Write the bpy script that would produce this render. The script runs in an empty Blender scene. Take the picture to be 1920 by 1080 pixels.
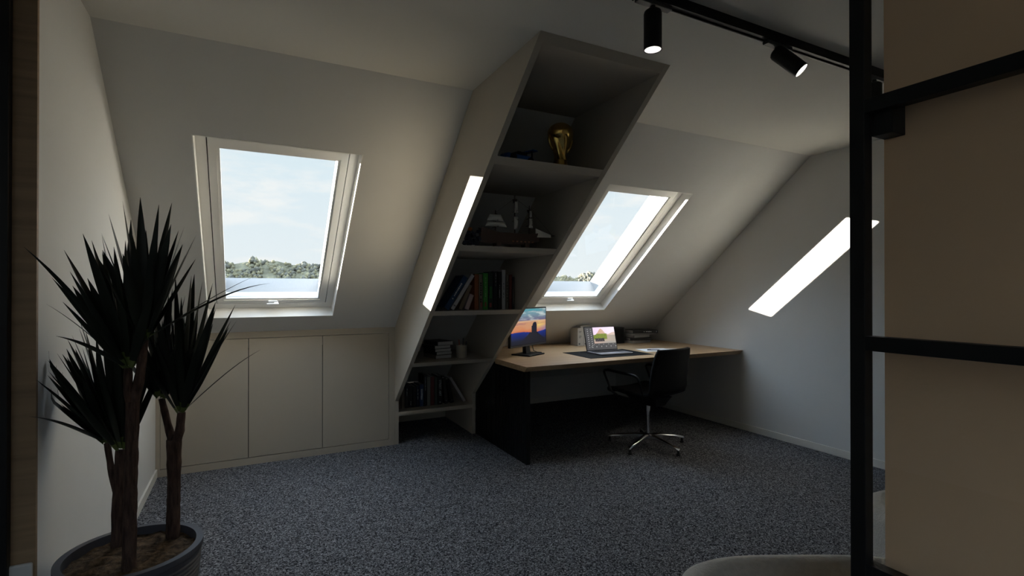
import bpy, bmesh, math, random
from mathutils import Vector, Matrix, noise
random.seed(7)
PI = math.pi
SC = bpy.context.scene
COL = SC.collection

# ------------------------------------------------------------------ camera
cam_d = bpy.data.cameras.new('camera')
cam = bpy.data.objects.new('camera', cam_d); COL.objects.link(cam)
cam.location = (0, 0, 1.3)
cam.rotation_euler = (PI/2 + .0043, 0, -.47622)
cam_d.sensor_width = 36; cam_d.lens = 18; cam_d.clip_start = .02; cam_d.clip_end = 2000
SC.camera = cam

# ------------------------------------------------------------------ sky, sun, exposure
SKY_STRENGTH = 1.0
SUN_STRENGTH = 54.0
SC.view_settings.view_transform = 'Standard'
SC.view_settings.look = 'None'
SC.view_settings.exposure = 0.22
SC.view_settings.gamma = 1.0
SC.view_settings.use_curve_mapping = False
w = bpy.data.worlds.new('sky'); SC.world = w; w.use_nodes = True
nt = w.node_tree; nt.nodes.clear()
def N(t, **k):
    n = nt.nodes.new(t)
    for a, b in k.items(): setattr(n, a, b)
    return n
def ramp(node, stops):
    cr = node.color_ramp
    while len(cr.elements) > 1: cr.elements.remove(cr.elements[-1])
    cr.elements[0].position = stops[0][0]; cr.elements[0].color = (*stops[0][1], 1)
    for p, c in stops[1:]:
        e = cr.elements.new(p); e.color = (*c, 1)
tc = N('ShaderNodeTexCoord'); sx = N('ShaderNodeSeparateXYZ')
nt.links.new(tc.outputs['Generated'], sx.inputs[0])
mr = N('ShaderNodeMapRange'); mr.inputs[1].default_value = -.2; mr.inputs[2].default_value = 1.0
nt.links.new(sx.outputs['Z'], mr.inputs[0])
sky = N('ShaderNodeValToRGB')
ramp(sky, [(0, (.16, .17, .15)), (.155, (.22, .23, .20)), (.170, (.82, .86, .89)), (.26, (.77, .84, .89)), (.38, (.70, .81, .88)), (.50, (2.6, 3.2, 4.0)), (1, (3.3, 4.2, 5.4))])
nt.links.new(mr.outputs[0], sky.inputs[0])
mp = N('ShaderNodeMapping'); mp.inputs['Scale'].default_value = (1, 1, 3.4)
nt.links.new(tc.outputs['Generated'], mp.inputs[0])
nz = N('ShaderNodeTexNoise'); nz.inputs['Scale'].default_value = 6.5; nz.inputs['Detail'].default_value = 7; nz.inputs['Roughness'].default_value = .62
nt.links.new(mp.outputs[0], nz.inputs['Vector'])
cl = N('ShaderNodeValToRGB'); ramp(cl, [(.50, (0, 0, 0)), (.66, (.85, .85, .85))])
nt.links.new(nz.outputs['Fac'], cl.inputs[0])
band = N('ShaderNodeValToRGB'); ramp(band, [(.165, (0, 0, 0)), (.2, (1, 1, 1)), (.32, (1, 1, 1)), (.42, (.12, .12, .12)), (1, (.3, .3, .3))])
nt.links.new(mr.outputs[0], band.inputs[0])
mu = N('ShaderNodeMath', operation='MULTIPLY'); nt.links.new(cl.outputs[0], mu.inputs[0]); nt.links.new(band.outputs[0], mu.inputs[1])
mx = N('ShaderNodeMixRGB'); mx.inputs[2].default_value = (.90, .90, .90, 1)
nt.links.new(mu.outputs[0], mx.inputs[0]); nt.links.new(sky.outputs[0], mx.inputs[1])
# brighter sky on the sun's side, high up
xr_ = N('ShaderNodeMapRange'); xr_.inputs[1].default_value = -1; xr_.inputs[2].default_value = 1; xr_.inputs[3].default_value = 2.0; xr_.inputs[4].default_value = .2
nt.links.new(sx.outputs['X'], xr_.inputs[0])
hi = N('ShaderNodeMapRange'); hi.inputs[1].default_value = .27; hi.inputs[2].default_value = .45
nt.links.new(sx.outputs['Z'], hi.inputs[0])
fx = N('ShaderNodeMixRGB'); fx.inputs[1].default_value = (1, 1, 1, 1)
nt.links.new(hi.outputs[0], fx.inputs[0]); nt.links.new(xr_.outputs[0], fx.inputs[2])
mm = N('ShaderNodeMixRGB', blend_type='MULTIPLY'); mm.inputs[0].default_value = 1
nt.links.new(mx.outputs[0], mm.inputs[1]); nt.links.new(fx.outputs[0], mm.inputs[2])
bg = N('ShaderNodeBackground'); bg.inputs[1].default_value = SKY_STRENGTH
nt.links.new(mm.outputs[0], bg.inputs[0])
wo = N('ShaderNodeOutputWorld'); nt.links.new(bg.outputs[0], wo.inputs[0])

sd = bpy.data.lights.new('sun', 'SUN'); sd.energy = SUN_STRENGTH; sd.angle = math.radians(.6); sd.color = (1, .91, .78)
sun = bpy.data.objects.new('sun', sd); COL.objects.link(sun)
sun.rotation_euler = Vector((1, -.775, -.191)).to_track_quat('-Z', 'Y').to_euler()
sun.location = (-6, 9, 4)

# ------------------------------------------------------------------ materials
MATS = {}
def mat(name, col, rough=.6, metal=0, spec=.5, var=None, bump=None, emit=None):
    """var=(scale, amount, stretch xyz) mottles the colour, bump=(scale, strength)"""
    if name in MATS: return MATS[name]
    m = bpy.data.materials.new(name); m.use_nodes = True
    t = m.node_tree; b = t.nodes['Principled BSDF']
    b.inputs['Base Color'].default_value = (*col, 1)
    b.inputs['Roughness'].default_value = rough; b.inputs['Metallic'].default_value = metal
    b.inputs['Specular IOR Level'].default_value = spec
    if var or bump:
        c = t.nodes.new('ShaderNodeTexCoord'); mpn = t.nodes.new('ShaderNodeMapping')
        t.links.new(c.outputs['Object'], mpn.inputs[0])
    if var:
        if len(var) > 2: mpn.inputs['Scale'].default_value = var[2]
        n = t.nodes.new('ShaderNodeTexNoise'); n.inputs['Scale'].default_value = var[0]; n.inputs['Detail'].default_value = 6
        t.links.new(mpn.outputs[0], n.inputs['Vector'])
        r = t.nodes.new('ShaderNodeValToRGB'); a = var[1]
        ramp(r, [(.3, tuple(max(0, x*(1-a)) for x in col)), (.7, tuple(min(1, x*(1+a)) for x in col))])
        t.links.new(n.outputs['Fac'], r.inputs[0]); t.links.new(r.outputs[0], b.inputs['Base Color'])
    if bump:
        n = t.nodes.new('ShaderNodeTexNoise'); n.inputs['Scale'].default_value = bump[0]; n.inputs['Detail'].default_value = 4
        t.links.new(mpn.outputs[0], n.inputs['Vector'])
        bp = t.nodes.new('ShaderNodeBump'); bp.inputs['Strength'].default_value = bump[1]; bp.inputs['Distance'].default_value = .01
        t.links.new(n.outputs['Fac'], bp.inputs['Height']); t.links.new(bp.outputs[0], b.inputs['Normal'])
    if emit:
        b.inputs['Emission Color'].default_value = (*emit[0], 1); b.inputs['Emission Strength'].default_value = emit[1]
    MATS[name] = m
    return m

def carpet_mat():
    m = bpy.data.materials.new('carpet'); m.use_nodes = True; t = m.node_tree; b = t.nodes['Principled BSDF']
    c = t.nodes.new('ShaderNodeTexCoord')
    v = t.nodes.new('ShaderNodeTexVoronoi'); v.inputs['Scale'].default_value = 185
    t.links.new(c.outputs['Object'], v.inputs['Vector'])
    s = t.nodes.new('ShaderNodeSeparateColor'); t.links.new(v.outputs['Color'], s.inputs[0])
    r = t.nodes.new('ShaderNodeValToRGB'); ramp(r, [(0, (.004, .004, .005)), (.22, (.03, .03, .034)), (.5, (.105, .104, .112)), (.8, (.18, .179, .19)), (1, (.36, .36, .375))])
    t.links.new(s.outputs[0], r.inputs[0]); t.links.new(r.outputs[0], b.inputs['Base Color'])
    b.inputs['Roughness'].default_value = .95; b.inputs['Specular IOR Level'].default_value = .1
    bp = t.nodes.new('ShaderNodeBump'); bp.inputs['Strength'].default_value = .5; bp.inputs['Distance'].default_value = .004
    t.links.new(s.outputs[1], bp.inputs['Height']); t.links.new(bp.outputs[0], b.inputs['Normal'])
    return m

def wood_mat(name, c1, c2, axis='X', scale=1.0, rough=.45):
    m = bpy.data.materials.new(name); m.use_nodes = True; t = m.node_tree; b = t.nodes['Principled BSDF']
    c = t.nodes.new('ShaderNodeTexCoord'); mpn = t.nodes.new('ShaderNodeMapping')
    st = {'X': (1.2, 22, 22), 'Y': (22, 1.2, 22), 'Z': (22, 22, 1.2)}[axis]
    mpn.inputs['Scale'].default_value = tuple(a*scale for a in st)
    t.links.new(c.outputs['Object'], mpn.inputs[0])
    n = t.nodes.new('ShaderNodeTexNoise'); n.inputs['Scale'].default_value = 1.6; n.inputs['Detail'].default_value = 8; n.inputs['Distortion'].default_value = .6
    t.links.new(mpn.outputs[0], n.inputs['Vector'])
    r = t.nodes.new('ShaderNodeValToRGB'); ramp(r, [(.3, c1), (.7, c2)])
    t.links.new(n.outputs['Fac'], r.inputs[0]); t.links.new(r.outputs[0], b.inputs['Base Color'])
    b.inputs['Roughness'].default_value = rough
    MATS[name] = m
    return m

def glass_mat(name, tint=(.97, .985, .98), refl=.05):
    m = bpy.data.materials.new(name); m.use_nodes = True; t = m.node_tree; t.nodes.clear()
    o = t.nodes.new('ShaderNodeOutputMaterial'); mixn = t.nodes.new('ShaderNodeMixShader')
    a = t.nodes.new('ShaderNodeBsdfTransparent'); a.inputs[0].default_value = (*tint, 1)
    g = t.nodes.new('ShaderNodeBsdfGlossy'); g.inputs['Roughness'].default_value = .0
    mixn.inputs[0].default_value = refl
    t.links.new(a.outputs[0], mixn.inputs[1]); t.links.new(g.outputs[0], mixn.inputs[2]); t.links.new(mixn.outputs[0], o.inputs[0])
    return m

def attr_screen_mat(name, strength):
    m = bpy.data.materials.new(name); m.use_nodes = True; t = m.node_tree; b = t.nodes['Principled BSDF']
    a = t.nodes.new('ShaderNodeAttribute'); a.attribute_name = 'picture'
    b.inputs['Base Color'].default_value = (.01, .01, .01, 1); b.inputs['Roughness'].default_value = .35
    t.links.new(a.outputs['Color'], b.inputs['Emission Color']); b.inputs['Emission Strength'].default_value = strength
    return m

M_WALL = mat('white_wall_paint', (.65, .646, .628), .75, var=(3, .02), bump=(220, .04))
M_CEIL = mat('white_ceiling_paint', (.64, .625, .58), .8, bump=(220, .04))
M_PART = mat('beige_plaster', (.66, .435, .26), .85, var=(4, .05), bump=(90, .05))
M_GREIGE = mat('greige_cabinet_lacquer', (.42, .375, .305), .55, var=(2, .02))
M_WHITE = mat('white_window_lacquer', (.82, .81, .78), .4)
M_SKIRT = mat('white_skirting', (.70, .68, .63), .5)
M_DARK = mat('dark_gap', (.01, .01, .01), .9)
M_STEEL = mat('black_powder_coat', (.006, .006, .006), .5, spec=.25)
M_BLACK = mat('black_plastic', (.008, .008, .009), .45, spec=.3)
M_FLUTE = mat('black_stained_wood', (.006, .006, .007), .6, spec=.2)
M_CARPET = carpet_mat()
M_DESK = wood_mat('oak_desktop', (.36, .235, .13), (.52, .36, .21), 'X', 1.3)
M_JAMB = wood_mat('brown_wood_veneer', (.20, .125, .065), (.30, .195, .105), 'X', 1.0, .6)
M_GLASS = glass_mat('window_glass')
M_GLASS2 = glass_mat('partition_glass', (.985, .99, .99), .02)
M_ALU = mat('polished_aluminium', (.62, .62, .63), .22, 1)
M_MESH = mat('black_chair_fabric', (.007, .007, .008), .85, spec=.15, bump=(300, .2))
M_FABRIC = mat('pale_boucle_fabric', (.62, .59, .54), .95, spec=.1, var=(60, .06), bump=(160, .5))
M_BARK = mat('brown_bark', (.075, .045, .035), .9, spec=.15, var=(18, .5, (6, 6, 1)), bump=(60, .9))
M_LEAF = mat('dark_green_leaf', (.008, .011, .006), .5, spec=.3)
M_LEAFB = mat('yellow_green_leaf_base', (.10, .13, .03), .6)
M_POT = mat('dark_grey_pot', (.045, .045, .055), .5, spec=.4)
M_SOIL = mat('potting_soil', (.085, .055, .032), .95, spec=.1, var=(45, .7), bump=(70, 1.0))
M_GOLD = mat('gold_metal', (.75, .52, .16), .22, 1)
M_SAIL = mat('cream_sailcloth', (.6, .58, .52), .9)
M_TRIMW = mat('white_plate_plastic', (.45, .44, .42), .4)
M_PAPER = mat('white_paper', (.80, .80, .82), .8)
M_PAGES = mat('book_pages', (.46, .45, .43), .9, var=(2, .12, (1, 1, 200)))
M_WTXT = mat('white_print', (.65, .66, .66), .7)

# ------------------------------------------------------------------ mesh helpers
class MB:
    def __init__(s): s.v = []; s.f = []; s.mi = []; s.cur = 0
    def add(s, vs, fs):
        o = len(s.v); s.v += [tuple(p) for p in vs]; s.f += [tuple(i+o for i in f) for f in fs]; s.mi += [s.cur]*len(fs); return s
    def hexa(s, p):   # p: bottom 4 (ccw), top 4
        return s.add(p, [(3, 2, 1, 0), (4, 5, 6, 7), (0, 1, 5, 4), (1, 2, 6, 5), (2, 3, 7, 6), (3, 0, 4, 7)])
    def box(s, x0, x1, y0, y1, z0, z1):
        return s.hexa([(x0, y0, z0), (x1, y0, z0), (x1, y1, z0), (x0, y1, z0), (x0, y0, z1), (x1, y0, z1), (x1, y1, z1), (x0, y1, z1)])
    def prism(s, poly, axis, a0, a1):
        n = len(poly)
        def P(u, v, a): return {'x': (a, u, v), 'y': (u, a, v), 'z': (u, v, a)}[axis]
        vs = [P(u, v, a0) for u, v in poly] + [P(u, v, a1) for u, v in poly]
        fs = [tuple(range(n))[::-1], tuple(range(n, 2*n))] + [(i, (i+1) % n, n+(i+1) % n, n+i) for i in range(n)]
        return s.add(vs, fs)
    def tube(s, pts, rad, n=10, caps=True):
        pts = [Vector(p) for p in pts]
        if not hasattr(rad, '__len__'): rad = [rad]*len(pts)
        vs = []; fs = []; ref = None
        for i, p in enumerate(pts):
            t = (pts[min(i+1, len(pts)-1)] - pts[max(i-1, 0)]).normalized()
            if ref is None:
                ref = t.orthogonal().normalized()
            else:
                ref = (ref - t*ref.dot(t)).normalized()
            b = t.cross(ref)
            for k in range(n):
                a = 2*PI*k/n; vs.append(p + (ref*math.cos(a) + b*math.sin(a))*rad[i])
        for i in range(len(pts)-1):
            for k in range(n):
                fs.append((i*n+k, i*n+(k+1) % n, (i+1)*n+(k+1) % n, (i+1)*n+k))
        if caps:
            fs.append(tuple(range(n))[::-1]); fs.append(tuple((len(pts)-1)*n+k for k in range(n)))
        return s.add(vs, fs)
    def lathe(s, prof, n=32, c=(0, 0, 0), close=True):
        vs = []; fs = []; m = len(prof)
        for r, z in prof:
            for k in range(n):
                a = 2*PI*k/n; vs.append((c[0]+r*math.cos(a), c[1]+r*math.sin(a), c[2]+z))
        for i in range(m-1):
            for k in range(n): fs.append((i*n+k, i*n+(k+1) % n, (i+1)*n+(k+1) % n, (i+1)*n+k))
        if close: fs.append(tuple(range(n))[::-1]); fs.append(tuple((m-1)*n+k for k in range(n)))
        return s.add(vs, fs)
    def grid(s, f, nu, nv):
        vs = [f(i/nu, j/nv) for j in range(nv+1) for i in range(nu+1)]
        fs = [(j*(nu+1)+i, j*(nu+1)+i+1, (j+1)*(nu+1)+i+1, (j+1)*(nu+1)+i) for j in range(nv) for i in range(nu)]
        return s.add(vs, fs)
    def xf(s, M):
        s.v = [tuple(M @ Vector(p)) for p in s.v]; return s

def obj(name, mb, mats, parent=None, smooth=False, bev=0, seg=2, fix=True, solid=0, sub=0, angle=40):
    me = bpy.data.meshes.new(name); me.from_pydata(mb.v, [], mb.f)
    if not isinstance(mats, (list, tuple)): mats = [mats]
    for m in mats: me.materials.append(m)
    for p, k in zip(me.polygons, mb.mi): p.material_index = k
    if fix:
        b = bmesh.new(); b.from_mesh(me); bmesh.ops.recalc_face_normals(b, faces=b.faces); b.to_mesh(me); b.free()
    if smooth:
        for p in me.polygons: p.use_smooth = True
        if smooth == 'auto':
            me.set_sharp_from_angle(angle=math.radians(angle))
    o = bpy.data.objects.new(name, me); COL.objects.link(o)
    if parent: o.parent = parent
    if solid: md = o.modifiers.new('s', 'SOLIDIFY'); md.thickness = solid; md.offset = 0
    if bev: md = o.modifiers.new('b', 'BEVEL'); md.width = bev; md.segments = seg; md.limit_method = 'ANGLE'
    if sub: md = o.modifiers.new('u', 'SUBSURF'); md.levels = sub; md.render_levels = sub
    return o
def tag(o, label, cat, group=None, kind=None):
    o['label'] = label; o['category'] = cat
    if group: o['group'] = group
    if kind: o['kind'] = kind
    return o
def thing(name, label, cat, loc=(0, 0, 0), rz=0, group=None):
    o = bpy.data.objects.new(name, None); COL.objects.link(o); o.empty_display_size = .1
    o.location = loc; o.rotation_euler = (0, 0, rz); return tag(o, label, cat, group)
def struct(name, mb, m, label, cat, **k):
    return tag(obj(name, mb, m, **k), label, cat, kind='structure')
def text_mesh(s, size):
    cu = bpy.data.curves.new('t', 'FONT'); cu.body = s; cu.size = size; cu.align_x = 'CENTER'; cu.align_y = 'CENTER'; cu.extrude = .0004
    o = bpy.data.objects.new('t', cu); COL.objects.link(o); bpy.context.view_layer.update()
    me = bpy.data.meshes.new_from_object(o.evaluated_get(bpy.context.evaluated_depsgraph_get()))
    mb = MB(); mb.add([v.co[:] for v in me.vertices], [tuple(p.vertices) for p in me.polygons])
    bpy.data.objects.remove(o); bpy.data.curves.remove(cu); bpy.data.meshes.remove(me)
    return mb

# ------------------------------------------------------------------ room numbers (metres)
XL, XR, YC, H, ZC = -.568, 4.112, 4.288, 2.404, .992
YJ = 2.612                       # slope meets ceiling
KN = 5.12                        # knee wall
NF = -1.6                        # wall behind the camera
US = (-.7648, .6443); UN = (.6443, .7648)
def SP(x, s, d): return (x, YC + US[0]*s + UN[0]*d, ZC + US[1]*s + UN[1]*d)
def sbox(mb, x0, x1, s0, s1, d0, d1):
    return mb.hexa([SP(x0, s0, d0), SP(x1, s0, d0), SP(x1, s0, d1), SP(x0, s0, d1), SP(x0, s1, d0), SP(x1, s1, d0), SP(x1, s1, d1), SP(x0, s1, d1)])
def yfront(z): return 1.870 + (H - z)*1.187      # leaning front plane of the shelf column

# ------------------------------------------------------------------ structure
struct('floor', MB().box(-2.7, 4.3, NF-.1, 5.3, -.12, 0), M_CARPET, 'speckled dark grey carpet covering the whole attic floor', 'floor')
struct('ceiling', MB().box(-2.7, 4.3, NF-.1, YJ, H, H+.2), M_CEIL, 'flat white ceiling above the sloped wall', 'ceiling')
WIN = [(-.247, .582), (2.357, 3.186)]; S0, S1, DR = .175, 1.679, .285
mb = MB()
WG = .0062   # the holes are cut a little larger for the linings
xs_ = [-.75, WIN[0][0]-WG, WIN[0][1]+WG, WIN[1][0]-WG, WIN[1][1]+WG, 4.3]; ss_ = [-1.35, S0-WG, S1+WG, 2.45]
for i in range(5):
    for j in range(3):
        if j == 1 and i in (1, 3): continue
        s0, s1 = ss_[j], ss_[j+1]
        if j == 2:   # keep the top of the slope behind the ceiling slab
            a = [SP(xs_[i], s0, 0), SP(xs_[i+1], s0, 0), SP(xs_[i+1], s0, DR), SP(xs_[i], s0, DR)]
            sj = 2.191
            b = [SP(xs_[i], sj, 0), SP(xs_[i+1], sj, 0), SP(xs_[i+1], s1, DR), SP(xs_[i], s1, DR)]
            mb.hexa(a+b)
        else: sbox(mb, xs_[i], xs_[i+1], s0, s1, 0, DR)
struct('wall_back', mb, M_WALL, 'white sloped attic wall holding both roof windows', 'wall')
struct('wall_knee', MB().box(1.84, 4.25, KN, KN+.1, 0, .30), M_WALL, 'low white knee wall under the desk', 'wall')
UNDER = [(5.25, 0), (5.25, .30), (YJ+.1, H+.04), (YJ-.1, H+.1)]   # side walls stop under the roof skin
struct('wall_left', MB().prism([(2.05, 0)] + UNDER + [(2.05, H+.1)], 'x', XL-.1, XL), M_WALL, 'white side wall behind the potted plant', 'wall')
struct('wall_right', MB().prism([(NF-.1, 0)] + UNDER + [(NF-.1, H+.1)], 'x', XR, XR+.12), M_WALL, 'white side wall with the slanted sun patch at the desk end', 'wall')
RWX0, RWX1, RWZ0, RWZ1 = -2.3, .55, 1.15, 2.25   # unseen opening added behind the camera to let in daylight
struct('wall_front', MB().box(-2.7, RWX0, NF-.1, NF, 0, H+.1).box(RWX1, 4.3, NF-.1, NF, 0, H+.1).box(RWX0, RWX1, NF-.1, NF, 0, RWZ0).box(RWX0, RWX1, NF-.1, NF, RWZ1, H+.1), M_WALL, 'white wall behind the viewpoint', 'wall')
struct('wall_corridor', MB().box(-2.7, -2.6, NF-.1, 2.2, 0, H+.1).box(-2.7, XL-.13, 2.05, 2.17, 0, H+.1), M_WALL, 'white corridor wall left of the opening', 'wall')
struct('trim_1', MB().box(-.71, XL, 2.035, 2.05, 0, H), M_JAMB, 'brown wood veneer lining on the wall end left of the plant', 'trim')
# post of the partition frame at the left edge, and the plate at the foot of the lining
p = thing('steel_frame_post', 'black steel post at the left edge beside the brown wood lining', 'post', (-.66, 2.025, 0))
obj('upright', MB().box(-.05, .036, -.02, .01, .006, H-.002), M_STEEL, p, bev=.002)
obj('foot_plate', MB().box(-.06, .040, -.025, .01, 0, .006), M_STEEL, p)
p = thing('wall_plate', 'pale plate with rounded corner at the foot of the brown wood lining', 'wall plate', (-.602, 2.035, .38))
obj('cover', MB().box(-.030, .030, -.012, 0, -.10, .104), M_TRIMW, p, bev=.006, seg=3)
obj('rocker', MB().box(-.018, .018, -.015, -.011, -.05, .05), M_TRIMW, p, bev=.002)

struct('baseboard_left', MB().box(XL, XL+.013, 2.05, YC, 0, .058), M_SKIRT, 'white skirting along the side wall behind the plant', 'baseboard', bev=.002)
struct('baseboard_right', MB().box(XR-.013, XR, NF, KN, 0, .058), M_SKIRT, 'white skirting along the wall at the desk end', 'baseboard', bev=.002)
struct('baseboard_back', MB().box(1.84, XR-.013, KN-.013, KN, 0, .058), M_SKIRT, 'white skirting along the knee wall under the desk', 'baseboard', bev=.002)

# partition of beige plaster with the black glazed frame standing in front of it
struct('wall_partition', MB().box(.836, .87, NF, .420, 0, H), M_PART, 'beige plaster partition behind the black steel frame', 'wall')

# ------------------------------------------------------------------ roof windows
def roof_window(idx, x0, x1, label):
    e = .006
    w_ = MB()
    for a in ((x0-e, x0, S0-e, S1+e), (x1, x1+e, S0-e, S1+e), (x0, x1, S0-e, S0), (x0, x1, S1, S1+e)):
        sbox(w_, a[0], a[1], a[2], a[3], -.0005, .09)
    root = struct('window_%d' % idx, w_, M_WHITE, label, 'window')
    def ring(mb, ax0, ax1, as0, as1, bx0, bx1, bs0, bs1, d0, d1):
        sbox(mb, ax0, bx0, as0, as1, d0, d1); sbox(mb, bx1, ax1, as0, as1, d0, d1)
        sbox(mb, bx0, bx1, as0, bs0, d0, d1); sbox(mb, bx0, bx1, bs1, as1, d0, d1); return mb
    gx0, gx1, gs0, gs1 = x0+.110, x1-.110, .281, 1.554
    fr = ring(MB(), x0, x1, S0, S1, x0+.0495, x1-.0495, S0+.0555, S1-.0515, .085, .15)
    obj('frame', fr, M_WHITE, root)
    obj('outer_cladding', ring(MB(), x0-.002, x1+.002, S0-.002, S1+.002, gx0-.022, gx1+.022, gs0-.010, gs1+.012, .151, .292), mat('grey_roof_cladding', (.27, .265, .26), .5), root)
    obj('gap_shade_ring', ring(MB(), x0+.044, x1-.044, S0+.050, S1-.046, x0+.06, x1-.06, S0+.066, S1-.062, .100, .112), M_DARK, root)  # black ring added in the gap so it reads as shaded
    sa = ring(MB(), x0+.0545, x1-.0545, S0+.0605, S1-.0565, gx0-.014, gx1+.014, gs0-.014, gs1+.014, .083, .148)
    sash = obj('sash', sa, M_WHITE, root)
    be = ring(MB(), gx0-.0145, gx1+.0145, gs0-.0145, gs1+.0145, gx0, gx1, gs0, gs1, .090, .148)
    obj('glazing_bead', be, M_WHITE, sash)
    obj('pane', sbox(MB(), gx0, gx1, gs0, gs1, .104, .110), M_GLASS, root)
    cx = (x0+x1)/2 - .005
    hb = sbox(MB(), cx-.040, cx+.040, S0+.072, S0+.082, .055, .062)
    sbox(hb, cx-.03, cx+.03, S0+.064, S0+.09, .0745, .083)
    sbox(hb, cx+.008, cx+.036, S0+.074, S0+.082, .060, .083)
    obj('handle', hb, mat('bright_handle', (.9, .9, .9), .3), root, bev=.001)
    return root
roof_window(1, *WIN[0], 'white framed roof window above the cabinet doors')
roof_window(2, *WIN[1], 'white framed roof window above the desk')

rw = MB()  # unseen window, added to brighten the beige partition and wood lining
for x in (RWX0+.001, -.9, RWX1-.051): rw.box(x, x+.05, NF-.09, NF-.03, RWZ0+.001, RWZ1-.001)
for z in (RWZ0+.001, RWZ1-.051): rw.box(RWX0+.001, RWX1-.001, NF-.09, NF-.03, z, z+.05)
rwo = struct('window_3', rw, M_WHITE, 'wide white framed window, unseen, added behind the viewpoint for fill daylight', 'window')
obj('pane', MB().box(RWX0+.04, RWX1-.04, NF-.064, NF-.058, RWZ0+.04, RWZ1-.04), M_GLASS, rwo)

# ------------------------------------------------------------------ outdoors: wooded ridge
def ridge_el(az):   # elevation of the ridge line in radians for an azimuth in degrees
    t = min(max((az-4)/30, 0), 1)
    return math.radians(3.35 - 1.25*t + .18*math.sin(az*.9) + .12*math.sin(az*2.3+1))
mb = MB(); hill = MB(); R0 = 260
rng = random.Random(3)
def hillf(u, v):
    az = -40 + 110*u; a = math.radians(az); el = math.radians(-2) + (ridge_el(az)-math.radians(-1.4))*v
    r = R0*(1 + .12*v); return (r*math.sin(a), r*math.cos(a), 1.3 + r*math.tan(el))
hill.grid(hillf, 80, 6)
ico = bmesh.new(); bmesh.ops.create_icosphere(ico, subdivisions=1, radius=1)
IV = [v.co.copy() for v in ico.verts]; IF = [tuple(v.index for v in f.verts) for f in ico.faces]; ico.free()
for k in range(9000):
    az = rng.uniform(-12, 45); v = rng.random()
    p = Vector(hillf((az+40)/110, v)); r = rng.uniform(.6, 1.2)
    lump = noise.noise(Vector((az*.9, v*5, 0))) + .5*noise.noise(Vector((az*2.3, v*11, 4)))
    p.z += 2.6*lump
    sd_ = Vector((k*3.1, k*1.7, 0))
    mb.cur = min(2, max(0, int((lump + rng.uniform(-.35, .35))*2.2 + 1.5)))
    mb.add([p + Vector((c.x*r*1.1, c.y*r, c.z*r*rng.uniform(.8, 1.5)))*(1 + .5*noise.noise(c*2.2+sd_)) for c in IV], IF)
fol = [mat('hazy_green_foliage', (.135, .125, .085), .9, spec=.05, var=(.25, .35)), mat('hazy_olive_foliage', (.175, .155, .095), .9, spec=.05, var=(.25, .35)), mat('hazy_deep_foliage', (.115, .108, .085), .9, spec=.05, var=(.25, .35))]  # distance haze is mixed into these foliage colours
tag(obj('hillside_ground', hill, fol[0]), 'grassy ground of the distant wooded hill', 'hill', kind='structure')
tag(obj('forest_canopy', mb, fol, smooth=True, fix=False), 'hazy green tree canopy on the distant hill outside the windows', 'trees', kind='stuff')

# ------------------------------------------------------------------ eaves cabinet
cab = thing('eaves_cabinet', 'greige built-in cupboard with three flush doors under the sloped wall', 'cabinet', (.27, YC, 0))
def loc(o_, mb):   # world coordinates to the space of an unrotated thing
    return mb.xf(Matrix.Translation(-Vector(o_.location)))
CX0, CX1 = XL+.0005, 1.1025
f = MB()
f.box(CX0, -.542, YC, YC+.02, 0, ZC-.002); f.box(1.052, CX1, YC, YC+.02, 0, ZC-.002)
f.box(-.542, 1.052, YC, YC+.02, 0, .051); f.box(-.542, 1.052, YC, YC+.02, .943, ZC-.002)
obj('face_frame', loc(cab, f), M_GREIGE, cab)
obj('carcass', loc(cab, MB().box(CX0, CX1, YC+.021, YC+.10, 0.01, .86)), M_DARK, cab)
dx = [-.540, .0055, .526, 1.050]
for i in range(3):
    obj('door', loc(cab, MB().box(dx[i]+(.0025 if i else .001), dx[i+1]-(.0025 if i < 2 else .001), YC, YC+.018, .0555, .9385)), M_GREIGE, cab)

# ------------------------------------------------------------------ leaning shelf column
sh = thing('shelf_column', 'greige leaning open bookcase rising from floor to ceiling between the windows', 'bookcase', (1.47, 3.9, 0))
ZP = .364; T = .031; XS, XS2 = 1.103, 1.838
def side_poly():
    e = .0015
    return [(YC, 0), (YC, ZP), (yfront(H-.001), H-.001), (YJ - e, H-.001), (YC + 1.187*(ZC-.30) - e, .30), (YC + 1.187*(ZC-.30) - e, 0)]
obj('side_panel', loc(sh, MB().prism(side_poly(), 'x', XS, XS+T)), M_GREIGE, sh)
obj('side_panel', loc(sh, MB().prism(side_poly(), 'x', XS2-T, XS2)), M_GREIGE, sh)
def yslope(z): return YC - (z-ZC)*1.187
SHELF_Z = [1.989, 1.571, 1.156, .735, .269]
def shelf_mesh(zt, th, last=False):
    z0 = zt-th
    y0, y1 = (YC, YC) if last else (yfront(z0)+.001, yfront(zt)+.001)
    a, b = yslope(z0)-.002, yslope(zt)-.002
    if last: a = b = 5.0
    x0, x1 = XS+T, XS2-T
    return MB().hexa([(x0, y0, z0), (x1, y0, z0), (x1, a, z0), (x0, a, z0), (x0, y1, zt), (x1, y1, zt), (x1, b, zt), (x0, b, zt)])
for k, z in enumerate(SHELF_Z):
    obj('shelf', loc(sh, shelf_mesh(z, .033, k == 4)), M_GREIGE, sh)
obj('top_panel', loc(sh, shelf_mesh(H-.001, .031)), M_GREIGE, sh)
obj('back_panel', loc(sh, MB().box(XS+T, XS2-T, 5.0, 5.012, 0, .38)), M_GREIGE, sh)

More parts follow.
